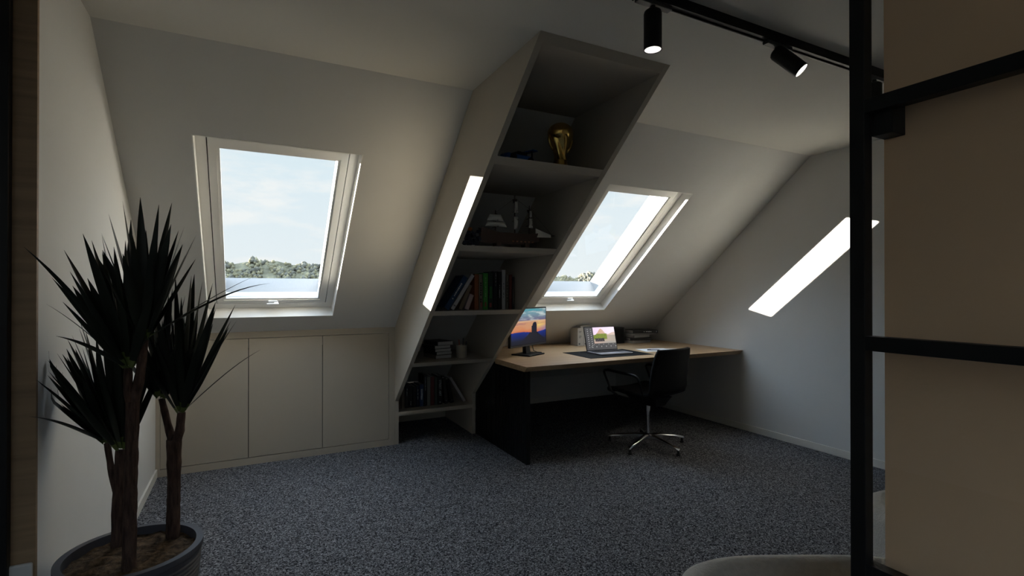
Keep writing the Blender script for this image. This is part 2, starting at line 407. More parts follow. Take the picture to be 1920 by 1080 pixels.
# ------------------------------------------------------------------ desk
ZD = .739
dk = thing('desk', 'long oak desk with slanted front edge on a black fluted side panel', 'desk', (2.9, 3.8, 0))
def desk_top():
    yb0, yb1 = 4.575, 4.53
    top = [(1.805, 3.262), (XR-.002, 3.262), (XR-.002, yslope(ZD)-.004), (1.842, yslope(ZD)-.004), (1.842, 3.80), (1.805, 3.80)]
    bot = [(1.805, 3.300), (XR-.002, 3.300), (XR-.002, yslope(ZD)-.004), (1.842, yslope(ZD)-.004), (1.842, 3.80), (1.805, 3.80)]
    n = 6
    vs = [(x, y, ZD-.040) for x, y in bot] + [(x, y, ZD) for x, y in top]
    return MB().add(vs, [tuple(range(n))[::-1], tuple(range(n, 2*n))] + [(i, (i+1) % n, n+(i+1) % n, n+i) for i in range(n)])
obj('desktop', loc(dk, desk_top()), M_DESK, dk)
fl = MB(); yy = 3.335
fl.box(1.848, 1.866, yy, 4.29, 0, ZD-.041)
while yy < 4.28:
    fl.box(1.841, 1.849, yy, yy+.016, 0, ZD-.041); fl.box(1.865, 1.873, yy, yy+.016, 0, ZD-.041); yy += .024
obj('fluted_side_panel', loc(dk, fl), M_FLUTE, dk)
obj('rear_rail', loc(dk, MB().box(1.874, XR-.002, 4.50, 4.52, ZD-.10, ZD-.041)), M_FLUTE, dk)

# ------------------------------------------------------------------ desk mat, laptop, monitor
mt = obj('desk_mat', MB().box(-.33, .33, -.22, .22, 0, .003), mat('black_mat_felt', (.008, .008, .008), .9, spec=.15), bev=.001)
mt.location = (2.83, 3.64, ZD); mt.rotation_euler[2] = -.03; tag(mt, 'black desk mat under the laptop', 'desk mat')

def picture_grid(nu, nv, wd, ht, fn):
    mb = MB().grid(lambda u, v: ((u-.5)*wd, 0, v*ht), nu, nv)
    return mb
def paint(o, fn, wd, ht):
    me = o.data; at = me.color_attributes.new('picture', 'FLOAT_COLOR', 'POINT')
    for i, v in enumerate(me.vertices):
        at.data[i].color = (*fn(v.co.x/wd+.5, v.co.z/ht), 1)
def lerp(a, b, t): t = min(max(t, 0), 1); return tuple(x+(y-x)*t for x, y in zip(a, b))
def fbm(x, y, o=4):
    s = 0; a = .5
    for k in range(o): s += a*noise.noise(Vector((x, y, k*7.3))); x *= 2; y *= 2; a *= .5
    return s
def sunset(u, v):
    n = fbm(u*4, v*13)
    h = .335 + .02*math.sin(u*7) + .03*(u > .75)*(u-.75)*2
    if v < h:
        c = lerp((.004, .006, .02), (.0, .02, .22), (v-.1)/(h-.1))
        if abs(u-.63) < .10 + (h-v)*.9: c = (.004, .005, .015)
        return c
    bw = .052 + .012*(v < .55)
    if abs(u-.66) < bw and v < .615 - abs(u-.67)*.5: return (.004, .005, .02)
    if abs(u-.585) < .012 and v < .50: return (.004, .005, .02)
    if v < .66:
        c = lerp((.62, .16, .05), (.62, .30, .16), (v-h)/.14 + n*.8)
        c = lerp(c, (.80, .55, .16), max(0, 1-abs(u-.80)/.26)*max(0, 1-abs(v-.53)/.13)*1.2)
        c = lerp(c, (.14, .20, .45), max(0, (u-.72)*3)*(v < .5)*max(0, 1-(v-h)*5))
        c = lerp(c, (.35, .14, .16), max(0, n*2.2)*(v > .5))
        return lerp(c, (.75, .58, .36), (v-.6)*10)
    c = lerp((.14, .10, .20), (.16, .30, .36), (v-.66)/.2)
    c = lerp(c, (.62, .68, .66), max(0, n*3.2)*(.4+v*.6))
    c = lerp(c, (.05, .30, .36), max(0, (v-.84)*6)*max(0, -n*4+.3))
    return c
mo = thing('monitor', 'black desktop monitor showing a sunset desert picture beside the leaning bookcase', 'monitor', (2.165, 3.90, ZD), .47)
scr_w, scr_h = .535, .302
obj('housing', MB().box(-.28, .28, -.016, .010, .078, .412), M_BLACK, mo, bev=.004)
sc_ = obj('screen', MB().grid(lambda u, v: ((u-.5)*scr_w, -.0165, v*scr_h), 150, 90), attr_screen_mat('sunset_picture', .8), mo, fix=False)
paint(sc_, sunset, scr_w, scr_h); sc_.location = (0, 0, .098)
obj('lower_bezel', MB().box(-.275, .275, -.0175, -.015, .080, .092), mat('glossy_grey_bezel', (.05, .05, .055), .3), mo)
obj('neck', MB().hexa([(-.035, -.01, .012), (.035, -.01, .012), (.035, .03, .012), (-.035, .03, .012), (-.028, .012, .16), (.028, .012, .16), (.028, .04, .16), (-.028, .04, .16)]), M_BLACK, mo, bev=.003)
obj('base', MB().box(-.12, .12, -.10, .09, 0, .012), M_BLACK, mo, bev=.004)
obj('cable', MB().tube([(.10, .02, .10), (.12, .03, .06), (.14, .03, .02), (.165, .01, .006), (.18, -.03, .005)], .0035, 8), M_BLACK, mo, smooth=True)

def photo_editor(u, v):
    n = noise.noise(Vector((u*60, v*60, 0)))
    px0, py0 = .27, .275
    if u < px0 or v < py0:
        c = (.055, .055, .06)
        if u < .24 and .1 < v < .93:
            if (abs(u-.09) < .014 or abs(u-.20) < .016) and (v*11) % 1 < .38: c = (.45, .45, .46)
        if .05 < v < .24 and u > .1 and (u*6.2 + (v > .16)*.5) % 1 < .11 and (v*9) % 1 < .45: c = (.5, .5, .5)
        return c
    x = (u-px0)/(1-px0); y = (v-py0)/(1-py0)
    ridge = .52 + .38*math.exp(-((x-.36)/.17)**2) + .16*math.exp(-((x-.95)/.22)**2) + .03*n
    if y > ridge: return lerp((.80, .62, .80), (.85, .75, .88), x)
    c = lerp((.55, .30, .18), (.62, .50, .44), x+n*.5)
    if y < .50: c = lerp((.45, .36, .28), (.30, .28, .25), (x-.4)*1.2 + n*.3)
    if y < .60 and x < .62 and y > .26: c = lerp((.03, .05, .01), (.32, .40, .05), .45+n*1.3)
    if y < .32 and .06 < x < .48 and y > .12: c = lerp((.015, .012, .02), (.5, .45, .45), max(0, n*1.4-.35))
    if y < .12: c = lerp((.50, .34, .28), (.32, .30, .27), x*1.4)
    return c
lp = thing('laptop', 'open grey laptop showing a photo editing screen on the black mat', 'laptop', (2.85, 3.635, ZD+.0032), -.04)
LW, LD = .335, .23
obj('keyboard_deck', MB().box(-LW/2, LW/2, -LD/2, LD/2, .0, .013), mat('grey_laptop_metal', (.26, .26, .29), .4, .5), lp, bev=.004)
kb = MB()
for r_ in range(5):
    for c_ in range(13):
        kb.box(-.145+c_*.0225, -.145+c_*.0225+.019, .088-r_*.019-.016, .088-r_*.019, .0125, .0142)
kb.box(-.15, .15, -.012, .094, .0122, .0133)
obj('keyboard', kb, M_BLACK, lp)
obj('touchpad', MB().box(-.06, .06, -.10, -.02, .0128, .0134), mat('laptop_touchpad', (.30, .30, .33), .35), lp)
lid = obj('lid', MB().box(-LW/2, LW/2, 0, .006, 0, .222), M_BLACK, lp, bev=.002)
lid.location = (0, LD/2-.004, .012); lid.rotation_euler[0] = -.26
ls = obj('screen', MB().grid(lambda u, v: ((u-.5)*.322, -.0006, v*.205), 120, 84), attr_screen_mat('editing_picture', 1.0), lid, fix=False)
paint(ls, photo_editor, .322, .205); ls.location = (0, 0, .009)

# ------------------------------------------------------------------ books
def book(label, th, dep, ht, color, loc_, tilt=0, rz=0, flat=False, title=None, group=None, bands=(), rough=.55):
    """upright: x thickness, y depth (spine towards -y), z height; tilt leans it about y. flat: lies on its side, spine towards -y"""
    m = mat('cover_%02x%02x%02x' % tuple(int(255*max(0, min(1, c))**.45) for c in color), color, rough)
    r = thing('book', label, 'book', loc_, rz, group)
    c = .0022 if th > .012 else .0014
    cv = MB().box(0, th, 0, c, 0, ht).box(0, c, 0, dep, 0, ht).box(th-c, th, 0, dep, 0, ht)
    pg = MB().box(c, th-c, c, dep-.004, .003, ht-.003)
    tx = MB()
    for z0, z1, x0, x1 in bands: tx.box(th*x0, th*x1, -.0006, 0, ht*z0, ht*z1)
    parts = [('cover', cv, m), ('pages', pg, M_PAGES)]
    if tx.v: parts.append(('spine_print', tx, title if title and not isinstance(title, str) else M_WTXT))
    if isinstance(title, str):
        t = text_mesh(title, th*.62)
        t.xf(Matrix.Translation((th/2, -.0005, ht*.58)) @ Matrix.Rotation(PI/2, 4, 'Y') @ Matrix.Rotation(PI/2, 4, 'X'))
        parts.append(('spine_lettering', t, M_WTXT))
    if tilt > 0 and not flat:
        for n_, b_, m_ in parts: b_.xf(Matrix.Translation((-th, 0, 0)))   # pivot on the lower right corner
    if flat: Mx = Matrix.Rotation(PI/2, 4, 'Y') @ Matrix.Translation((-th, 0, 0)) if False else Matrix(((0, 0, 1, 0), (0, 1, 0, 0), (1, 0, 0, 0), (0, 0, 0, 1)))
    else: Mx = Matrix.Rotation(tilt, 4, 'Y')
    for n_, b_, m_ in parts: obj(n_, b_.xf(Mx), m_, r)
    return r
def letters(z0, z1, n, x0=.3, x1=.7, seed=1):   # an unreadable line of printed letters
    g = random.Random(seed); o = []; z = z0
    st = (z1-z0)/n
    for k in range(n):
        if g.random() > .14: o.append((z, z+st*.72, x0+g.random()*.08, x1-g.random()*.08))
        z += st
    return o
G3 = 'books on the middle shelf'
Z3 = SHELF_Z[2]; Y3 = 3.455
book('dark blue book with white lettering, leaning leftmost on the middle shelf', .040, .17, .275, (.010, .05, .12), (1.2765, Y3+.005, Z3), tilt=.575, bands=letters(.30, .80, 11, .30, .62, 2), group=G3)
book('white hardback leaning between the dark blue book and the brown book', .028, .19, .296, (.42, .41, .41), (1.311, Y3-.005, Z3), tilt=.575, bands=((.1, .12, .2, .8),), title=M_DARK, group=G3)
book('brown book leaning behind the small pinkish book', .028, .16, .195, (.22, .16, .10), (1.379, Y3+.01, Z3), tilt=.43, group=G3)
book('small pinkish white book leaning against the orange brown spine', .034, .14, .115, (.50, .38, .36), (1.4245, Y3-.005, Z3), tilt=.38, group=G3)
up = [(1.473, .034, .262, (.26, .075, .025), 'orange brown book standing first right of the leaning books', (), None),
      (1.508, .032, .262, (.18, .155, .11), 'dull beige book between the orange brown and bright green spines', letters(.2, .85, 10, .3, .7, 3), M_DARK),
      (1.541, .042, .270, (.05, .30, .04), 'bright green book standing on the middle shelf', letters(.35, .9, 9, .45, .62, 4), mat('pale_green_print', (.25, .50, .18), .6)),
      (1.585, .038, .276, (.012, .03, .022), 'black book with green and red blocks on its spine', ((.30, .62, .25, .8), ), mat('green_block_print', (.02, .14, .03), .6)),
      (1.625, .036, .284, (.008, .008, .010), 'black book with long white title next to the green-blocked spine', letters(.62, .97, 14, .5, .66, 5), None),
      (1.662, .031, .284, (.010, .009, .009), 'thin black book with short white title beside the tall white book', letters(.30, .65, 12, .4, .6, 6), None),
      (1.695, .032, .297, (.46, .44, .43), 'tall white book standing among dark spines on the middle shelf', letters(.3, .7, 12, .4, .6, 7), M_DARK),
      (1.729, .025, .265, (.16, .135, .10), 'tan book right of the tall white book', letters(.2, .9, 8, .35, .65, 8), M_DARK),
      (1.756, .026, .262, (.14, .03, .02), 'dark red book near the right end of the middle shelf', (), None),
      (1.784, .020, .245, (.05, .045, .04), 'thin grey black book last on the right of the middle shelf', ((.15, .85, .4, .6),), mat('grey_print', (.14, .13, .12), .7))]
for x, th, ht, colr, lab, bn, tm in up:
    r = book(lab, th, .18, ht, colr, (x, Y3, Z3), bands=bn, title=tm, group=G3)
    if 'green and red' in lab: obj('red_block', MB().box(.010, .026, -.0008, 0, .018, .05), mat('red_block_print', (.32, .06, .05), .6), r)
    if 'bright green' in lab: obj('red_mark', MB().box(.016, .026, -.0008, 0, .022, .055), mat('red_block_print', (.32, .06, .05), .6), r)
# flat stack on the shelf below
G4 = 'flat books stacked on the shelf level with the desk'
Z4 = SHELF_Z[3]
stack = [(.028, (.16, .125, .10), (.000, 0), .0, 'brown covered book lying at the bottom of the five-book stack beside the cup'),
         (.026, (.010, .010, .012), (.004, .012), .03, 'black book lying second from the bottom of the stack beside the cup'),
         (.026, (.008, .010, .010), (.002, .006), -.03, 'black book in the middle of the stack beside the cup'),
         (.026, (.010, .010, .014), (-.012, .004), .02, 'black book lying second from the top of the stack beside the cup'),
         (.032, (.02, .022, .02), (.004, -.004), .05, 'dark book on top of the stack beside the cup')]
zz = Z4
for th, colr, (ox, oy), rz, lab in stack:
    # spine to the left of the photo: page block faces the room
    r = book(lab, th, .15, .22, colr, (1.337+ox, 4.20+oy, zz), flat=True, rz=-PI/2+.16+rz, group=G4)
    r.location = (1.337+ox, 4.24+oy, zz); zz += th+.0004
cup = thing('pen_cup', 'beige cylindrical cup holding pencils on the shelf beside the book stack', 'cup', (1.60, 4.03, Z4), group=None)
obj('cup_body', MB().lathe([(.046, 0), (.047, .105), (.042, .105), (.041, .006)], 28), mat('beige_ceramic', (.33, .30, .24), .5), cup, smooth='auto')
for k, (ax, ay, hh, cc, nm, lab) in enumerate([(-.012, .0, .16, (.45, .07, .04), 'pencil', 'red pencil sticking out of the beige cup'), (.012, .010, .17, (.02, .02, .02), 'pencil', 'black pencil tallest in the beige cup'), (.020, -.012, .145, (.02, .05, .08), 'pencil', 'dark blue pencil leaning right in the beige cup')]):
    q = thing(nm, lab, 'pencil', (1.60+ax, 4.03+ay, Z4+.0062))
    obj('shaft', MB().tube([(0, 0, .002), (ax*.9, ay*.6, hh-.015)], .0038, 6), mat('pencil_%d' % k, cc, .5), q)
    obj('tip', MB().tube([(ax*.9, ay*.6, hh-.015), (ax, ay*.7, hh)], [.0038, .0006], 6), M_PAGES, q)
# bottom shelf
G5 = 'books on the lowest shelf'
Z5 = SHELF_Z[4]; Y5 = 4.41
low = [(1.137, .050, .20, (.11, .075, .05), 'brown cloth book first on the left of the lowest shelf', ()),
       (1.190, .030, .17, (.16, .12, .09), 'narrow beige brown book second from the left on the lowest shelf', ()),
       (1.223, .034, .215, (.012, .011, .010), 'black book with short pale title left of the blue spines', letters(.5, .8, 7, .4, .65, 11)),
       (1.259, .030, .19, (.008, .008, .009), 'black book with faint lower lettering left of the blue spines', letters(.1, .3, 5, .4, .6, 12)),
       (1.292, .032, .18, (.010, .008, .010), 'plain black book just left of the navy spine with white line', ()),
       (1.326, .024, .185, (.010, .016, .045), 'navy book with a thin white line of lettering on its spine', letters(.35, .85, 9, .4, .65, 13)),
       (1.352, .040, .195, (.012, .035, .10), 'blue book with bold white lettering on the lowest shelf', letters(.25, .8, 9, .3, .72, 14)),
       (1.394, .026, .275, (.009, .009, .009), 'tall black book with a thin white title beside the pale grey spine', letters(.5, .95, 12, .42, .6, 15)),
       (1.422, .032, .255, (.19, .19, .16), 'pale grey book beside the dark red spine on the lowest shelf', ()),
       (1.455, .036, .255, (.10, .012, .012), 'dark red book on the lowest shelf', ()),
       (1.493, .026, .245, (.05, .065, .055), 'grey green book beside the black book titled street art', ())]
for x, th, ht, colr, lab, bn in low:
    book(lab, th, .17, ht, colr, (x, Y5, Z5), bands=bn, group=G5)
book('black book with white title STREET ART on the lowest shelf', .044, .18, .258, (.006, .006, .006), (1.521, Y5-.002, Z5), title='STREET ART', bands=((.07, .10, .4, .6),), group=G5)
book('black book leaning slightly left right of the street art spine', .030, .17, .235, (.008, .009, .008), (1.591, Y5, Z5), tilt=-.10, bands=((.10, .13, .4, .6),), group=G5)
book('black book leaning between two others under the slanting white book', .030, .17, .225, (.007, .007, .008), (1.649, Y5, Z5), tilt=-.22, bands=((.10, .125, .4, .6),), group=G5)
book('white book slanting against the black books on the lowest shelf', .024, .18, .270, (.36, .34, .34), (1.773, Y5-.004, Z5), tilt=-.56, group=G5)

# ------------------------------------------------------------------ things on the upper shelves
Z1 = SHELF_Z[0]; Z2 = SHELF_Z[1]
tr = thing('gold_trophy', 'gold trophy with rounded head on the top shelf', 'trophy', (1.585, 2.47, Z1))
obj('foot', MB().lathe([(.042, 0), (.044, .012), (.040, .024), (.038, .05)], 32), mat('dark_gold', (.35, .23, .06), .3, 1), tr, smooth='auto')
prof = [(.034, .05), (.032, .075), (.038, .105), (.050, .14), (.062, .17), (.066, .185)]
bo = MB()
def tb(u, v):
    k = v*(len(prof)-1); i = min(int(k), len(prof)-2); t = k-i
    r = prof[i][0]*(1-t)+prof[i+1][0]*t; z = prof[i][1]*(1-t)+prof[i+1][1]*t
    a = 2*PI*u; r *= 1 + .10*math.sin(5*a + v*5)
    return (r*math.cos(a), r*math.sin(a), z)
bo.grid(tb, 60, 24)
obj('fluted_stem', bo, M_GOLD, tr, smooth=True)
obj('round_head', MB().lathe([(.001, .262)] + [(.074*math.sin(a), .205+.060*math.cos(a)) for a in [PI*k/14 for k in range(1, 13)]] + [(.001, .150)], 32), M_GOLD, tr, smooth=True)
for s_ in (-1, 1):
    obj('handle', MB().tube([(s_*.045, 0, .105), (s_*.066, 0, .13), (s_*.078, 0, .165), (s_*.074, 0, .2)], .007, 8), M_GOLD, tr, smooth=True)

car = thing('toy_car', 'blue toy racing car with rear wing on the top shelf left of the trophy', 'toy car', (1.305, 2.47, Z1+.002), .35)
cb = mat('blue_toy_plastic', (.015, .09, .30), .35)
obj('body', MB().hexa([(-.11, -.035, .014), (.10, -.035, .014), (.10, .035, .014), (-.11, .035, .014), (-.10, -.03, .040), (.09, -.032, .050), (.09, .032, .050), (-.10, .03, .040)]), cb, car, bev=.006)
obj('cockpit', MB().hexa([(-.03, -.026, .044), (.06, -.026, .046), (.06, .026, .046), (-.03, .026, .044), (-.005, -.02, .066), (.045, -.02, .066), (.045, .02, .066), (-.005, .02, .066)]), M_BLACK, car, bev=.003)
wg = obj('rear_wing', MB().box(.085, .125, -.045, .045, .082, .088), cb, car, bev=.002)
for y_ in (-.02, .02): obj('wing_strut', MB().box(.098, .106, y_-.002, y_+.002, .045, .083), M_BLACK, car)
for x_ in (-.07, .07):
    for y_ in (-.036, .036):
        obj('wheel', MB().tube([(x_, y_-.009, .020), (x_, y_+.009, .020)], .020, 20), M_BLACK, car)

ship = thing('model_ship', 'dark wooden model sailing ship with cream sails on the second shelf', 'model ship', (1.48, 2.87, Z2+.0012))
mwood = mat('dark_ship_wood', (.055, .030, .020), .6); mred = mat('ship_stripe', (.30, .13, .06), .6)
def hull(u, v):
    x = -.22 + .42*u; wv = .045*math.sin(PI*min(.999, .12+.88*u)**1.0)**.6 * (.35+.65*v)
    keel = .018 + .05*max(0, u-.75)*2 + .03*max(0, .12-u)*2
    top = .085 + .05*max(0, .25-u)*2.4 + .02*max(0, u-.8)*3
    return x, wv, keel + (top-keel)*v
hm = MB()
for sg in (-1, 1): hm.grid(lambda u, v, sg=sg: (hull(u, v)[0], sg*hull(u, v)[1], hull(u, v)[2]), 26, 7)
hm.grid(lambda u, v: (hull(u, .9)[0], (v*2-1)*hull(u, .9)[1], hull(u, .9)[2]), 26, 2)
hu = obj('hull', hm, mwood, ship, smooth='auto')
for k in range(6): obj('gun_port', MB().box(-.02+k*.028, -.008+k*.028, -.0475, -.040, .028, .036), mred, hu)
for x_ in (-.105, .095): obj('stand', MB().box(x_-.015, x_+.015, -.03, .03, 0, .030), mwood, ship)
for mx_, mh in ((-.115, .225), (.02, .33), (.125, .27)):
    ms = obj('mast', MB().tube([(mx_, 0, .06), (mx_, 0, mh)], [.005, .003], 8), mwood, ship)
    for hz in (.45, .62, .8): obj('yard', MB().tube([(mx_, -.06*(1.2-hz), mh*hz+.02), (mx_, .06*(1.2-hz), mh*hz+.02)], .0022, 6), mwood, ms)
    obj('crow_nest', MB().lathe([(.010, mh-.045), (.016, mh-.028), (.013, mh-.028)], 12, (mx_, 0, 0)), mwood, ms)
def sail(cx, z0, z1, w0, w1, bul, dep=.0):
    return MB().grid(lambda u, v: (cx + (u-.5)*(w0+(w1-w0)*v), -.02 - bul*math.sin(PI*v)*math.sin(PI*u) + dep, z0+(z1-z0)*v), 10, 8)
for a in [(-.12, .120, .150, .150, .115, .02), (-.125, .155, .195, .115, .075, .02), (.02, .110, .190, .030, .030, .02), (.02, .215, .285, .026, .018, .016), (.125, .125, .185, .030, .022, .016), (.123, .195, .235, .018, .014, .012)]:
    obj('sail', sail(*a), M_SAIL, ship, smooth=True, solid=.002)
obj('jib_sail', MB().add([(.165, -.01, .068), (.285, -.005, .072), (.283, -.005, .090), (.165, -.012, .125)], [(0, 1, 2, 3)]), M_SAIL, ship, solid=.002)
obj('bowsprit', MB().tube([(.18, 0, .075), (.315, 0, .086)], [.006, .003], 8), mwood, ship)
rg = MB()
for a_, b_ in [((.02, 0, .31), (.125, 0, .25)), ((.125, 0, .25), (.30, 0, .086)), ((.02, 0, .31), (-.115, 0, .21)), ((-.115, 0, .21), (-.2, 0, .11))]: rg.tube([a_, b_], .0008, 4)
obj('rigging', rg, M_DARK, ship)
fv = thing('flower_ornament', 'dark block ornament with an orange bloom left of the model ship', 'ornament', (1.205, 2.885, Z2))
mdk = mat('navy_toy_brick', (.012, .018, .035), .4)
ob = MB(); g = random.Random(5)
for k in range(46):
    a = g.random()*2*PI; r = g.random()**.5*.055; z = g.random()*.085
    s_ = g.uniform(.007, .012); ob.box(r*math.cos(a)-s_, r*math.cos(a)+s_, r*math.sin(a)-s_, r*math.sin(a)+s_, z, z+s_*1.6)
obj('brick_cluster', ob, mdk, fv)
st_ = MB()
for k in range(12):
    a = g.random()*2*PI; r = g.uniform(.02, .055); st_.lathe([(.004, 0), (.004, .003)], 8, (r*math.cos(a), r*math.sin(a)-.004, .03+g.random()*.06))
obj('stud', st_, mat('grey_stud', (.25, .26, .28), .4), fv)
obj('orange_bloom', MB().lathe([(.001, .112), (.012, .108), (.016, .098), (.010, .086), (.002, .082)], 10, (-.010, -.01, 0)), mat('orange_toy', (.45, .14, .02), .4), fv, smooth=True)

# ------------------------------------------------------------------ rear of the desk
GB = 'white boxed books at the back of the desk'
wb = thing('box_file', 'white box file with printed spine standing behind the laptop', 'box file', (2.945, 4.27, ZD))
mwb = mat('white_card_box', (.50, .48, .44), .7)
obj('case', MB().box(0, .235, 0, .13, 0, .180), mwb, wb, bev=.0015)
lb = MB()
for z_, w_ in ((.145, .03), (.135, .024), (.10, .03), (.09, .03), (.082, .02)): lb.box(.016, .016+w_, -.0006, 0, z_-.002, z_+.002)
lb.box(.012, .030, -.0006, 0, .012, .028); lb.box(.085, .098, -.0006, 0, .012, .026)
obj('spine_print', lb, mat('grey_ink', (.12, .12, .12), .7), wb)
obj('seam', MB().box(.0705, .0725, -.0008, 0, .0, .18), mat('grey_ink', (.12, .12, .12), .7), wb)
book('grey white book lying flat on top of the white box file', .020, .12, .19, (.42, .40, .38), (2.985, 4.275, ZD+.1804), flat=True, rz=.02)
bb = thing('storage_box', 'black ribbed box standing behind the right side of the laptop', 'box', (3.405, 4.275, ZD))
obj('case', MB().box(0, .14, 0, .13, 0, .168), M_BLACK, bb, bev=.002)
rb = MB()
for k in range(7): rb.box(.006+k*.0188, .016+k*.0188, -.003, 0, .008, .15)
obj('front_rib', rb, M_FLUTE, bb)
GD = 'flat books stacked at the right rear of the desk'
zz = ZD
for th, ln, dp, colr, x, y, rz, sp, lab in [
    (.028, .255, .17, (.30, .30, .29), 3.600, 4.215, .02, 0, 'pale grey book at the bottom of the stack at the desk rear'),
    (.028, .25, .17, (.02, .02, .02), 3.590, 4.235, -.30, 0, 'black book with pale page end second from the bottom of the desk stack'),
    (.026, .215, .16, (.36, .36, .35), 3.628, 4.215, .03, 0, 'off white book in the middle of the desk stack'),
    (.020, .33, .17, (.24, .24, .23), 3.582, 4.205, -.02, 0, 'wide grey book second from the top of the desk stack'),
    (.034, .29, .19, (.012, .012, .012), 3.610, 4.215, -.24, 1, 'thick black book on top of the stack at the desk rear')]:
    r = book(lab, th, dp, ln, colr, (x, y, zz), flat=True, rz=rz, group=GD, bands=letters(.35, .75, 10, .35, .65, 31) + [(.93, .95, .3, .7)] if sp else ())
    zz += th+.0004
pp = obj('paper_sheet', MB().box(-.105, .105, -.1485, .1485, 0, .0006), M_PAPER); pp.location = (3.40, 3.66, ZD+.0004); pp.rotation_euler[2] = 1.35
tag(pp, 'white paper sheet lying under the pen on the desk', 'paper')
pp = obj('paper_sheet', MB().box(-.105, .105, -.1485, .1485, 0, .0006), M_PAPER); pp.location = (3.475, 3.60, ZD+.0014); pp.rotation_euler[2] = 1.15
tag(pp, 'white paper sheet overlapping another just behind the office chair back', 'paper')
pn = thing('pen', 'black pen lying across the white papers', 'pen', (3.355, 3.63, ZD+.0062), -.5)
obj('barrel', MB().tube([(-.06, 0, 0), (.05, 0, 0)], .0035, 8), M_BLACK, pn, smooth=True)
obj('tip', MB().tube([(.05, 0, 0), (.066, 0, -.001)], [.0035, .0008], 8), M_ALU, pn)
obj('clip', MB().box(-.058, -.025, -.001, .001, .003, .0055), M_BLACK, pn)
for xy, cc, lab in [((3.37, 3.51), (.04, .20, .42), 'blue sticky note pad at the edge of the papers'), ((3.60, 3.525), (.62, .52, .08), 'yellow sticky note pad at the right of the papers')]:
    q = obj('note_pad', MB().box(-.035, .035, -.035, .035, 0, .012), mat('note_%.2f' % cc[0], cc, .8), bev=.001); q.location = (*xy, ZD); q.rotation_euler[2] = .4
    tag(q, lab, 'note pad')

# ------------------------------------------------------------------ office chair
ch = thing('office_chair', 'black office chair with polished five-star base pulled up to the desk', 'chair', (2.986, 3.303, 0), .14)
prof = [(.255, .425), (.245, .452), (.20, .462), (.08, .452), (-.06, .442), (-.15, .442), (-.205, .462), (-.232, .51), (-.245, .575), (-.258, .65), (-.272, .73), (-.288, .79), (-.300, .832)]
wid = [.40, .43, .45, .465, .465, .455, .450, .450, .45, .445, .435, .42, .385]
def shell(i0, i1):
    def fn(u, v):
        k = i0 + v*(i1-i0); i = min(int(k), len(prof)-2); t = k-i
        y = prof[i][0]*(1-t)+prof[i+1][0]*t; z = prof[i][1]*(1-t)+prof[i+1][1]*t; ww = wid[i]*(1-t)+wid[i+1]*t
        q = (u-.5)*2
        cv_ = .035*q*q
        bend = min(max((k-5)/3, 0), 1)
        return (q*ww/2, y + cv_*bend, z + cv_*(1-bend)*.4)
    return fn
obj('seat', MB().grid(shell(0, 6.2), 14, 20), M_MESH, ch, smooth=True, solid=.028)
obj('backrest', MB().grid(shell(6.2, 12), 14, 22), M_MESH, ch, smooth=True, solid=.022)
for s_ in (-1, 1):
    pts = [(s_*.235, .12, .425), (s_*.262, .165, .46), (s_*.268, .235, .590), (s_*.268, .243, .612), (s_*.268, .232, .624), (s_*.268, .20, .630), (s_*.266, -.04, .622), (s_*.264, -.09, .617), (s_*.261, -.12, .602), (s_*.256, -.132, .57), (s_*.240, -.150, .465)]
    obj('armrest', MB().tube(pts, [.009, .009, .009, .010, .011, .011, .012, .011, .010, .009, .009], 10), M_BLACK, ch, smooth=True)
obj('tilt_mechanism', MB().hexa([(-.06, -.13, .345), (.06, -.13, .345), (.06, .10, .345), (-.06, .10, .345), (-.11, -.17, .425), (.11, -.17, .425), (.11, .16, .425), (-.11, .16, .425)]), M_BLACK, ch, bev=.008)
obj('height_lever', MB().tube([(-.06, .05, .38), (-.16, .09, .375), (-.21, .11, .37)], [.005, .005, .008], 8), M_BLACK, ch, smooth=True)
obj('gas_column', MB().lathe([(.022, .29), (.022, .345)], 20).lathe([(.0135, .085), (.0135, .295)], 20), M_ALU, ch, smooth='auto')
hb = MB().lathe([(.034, .060), (.040, .075), (.036, .098), (.020, .102)], 24)
obj('base_hub', hb, M_BLACK, ch, smooth='auto')
lever = MB().tube([(-.02, .03, .098), (-.05, .05, .125)], .004, 6)
for k in range(5):
    a = math.radians(58.5 + 72*k) - .14
    d = Vector((math.cos(a), math.sin(a), 0)); nn = Vector((-d.y, d.x, 0))
    rings = []
    for t, hw, zt, zb in ((.03, .026, .098, .066), (.10, .021, .094, .064), (.20, .016, .080, .056), (.29, .012, .064, .046), (.325, .011, .056, .040), (.335, .008, .050, .038)):
        c = d*t
        rings.append([c+nn*hw+Vector((0, 0, zb)), c+nn*hw*.95+Vector((0, 0, zt-.006)), c+nn*hw*.55+Vector((0, 0, zt)), c-nn*hw*.55+Vector((0, 0, zt)), c-nn*hw*.95+Vector((0, 0, zt-.006)), c-nn*hw+Vector((0, 0, zb))])
    lm = MB(); n = 6
    lm.add([p for r_ in rings for p in r_], [(i*n+j, i*n+(j+1) % n, (i+1)*n+(j+1) % n, (i+1)*n+j) for i in range(len(rings)-1) for j in range(n)] + [tuple(range(n)), tuple((len(rings)-1)*n+j for j in range(n))])
    lg = obj('leg', lm, M_ALU, ch, smooth='auto')
    obj('glide', MB().lathe([(.010, .042), (.010, .016), (.016, .010), (.016, 0)], 16, tuple(d*.320)), M_BLACK, lg)

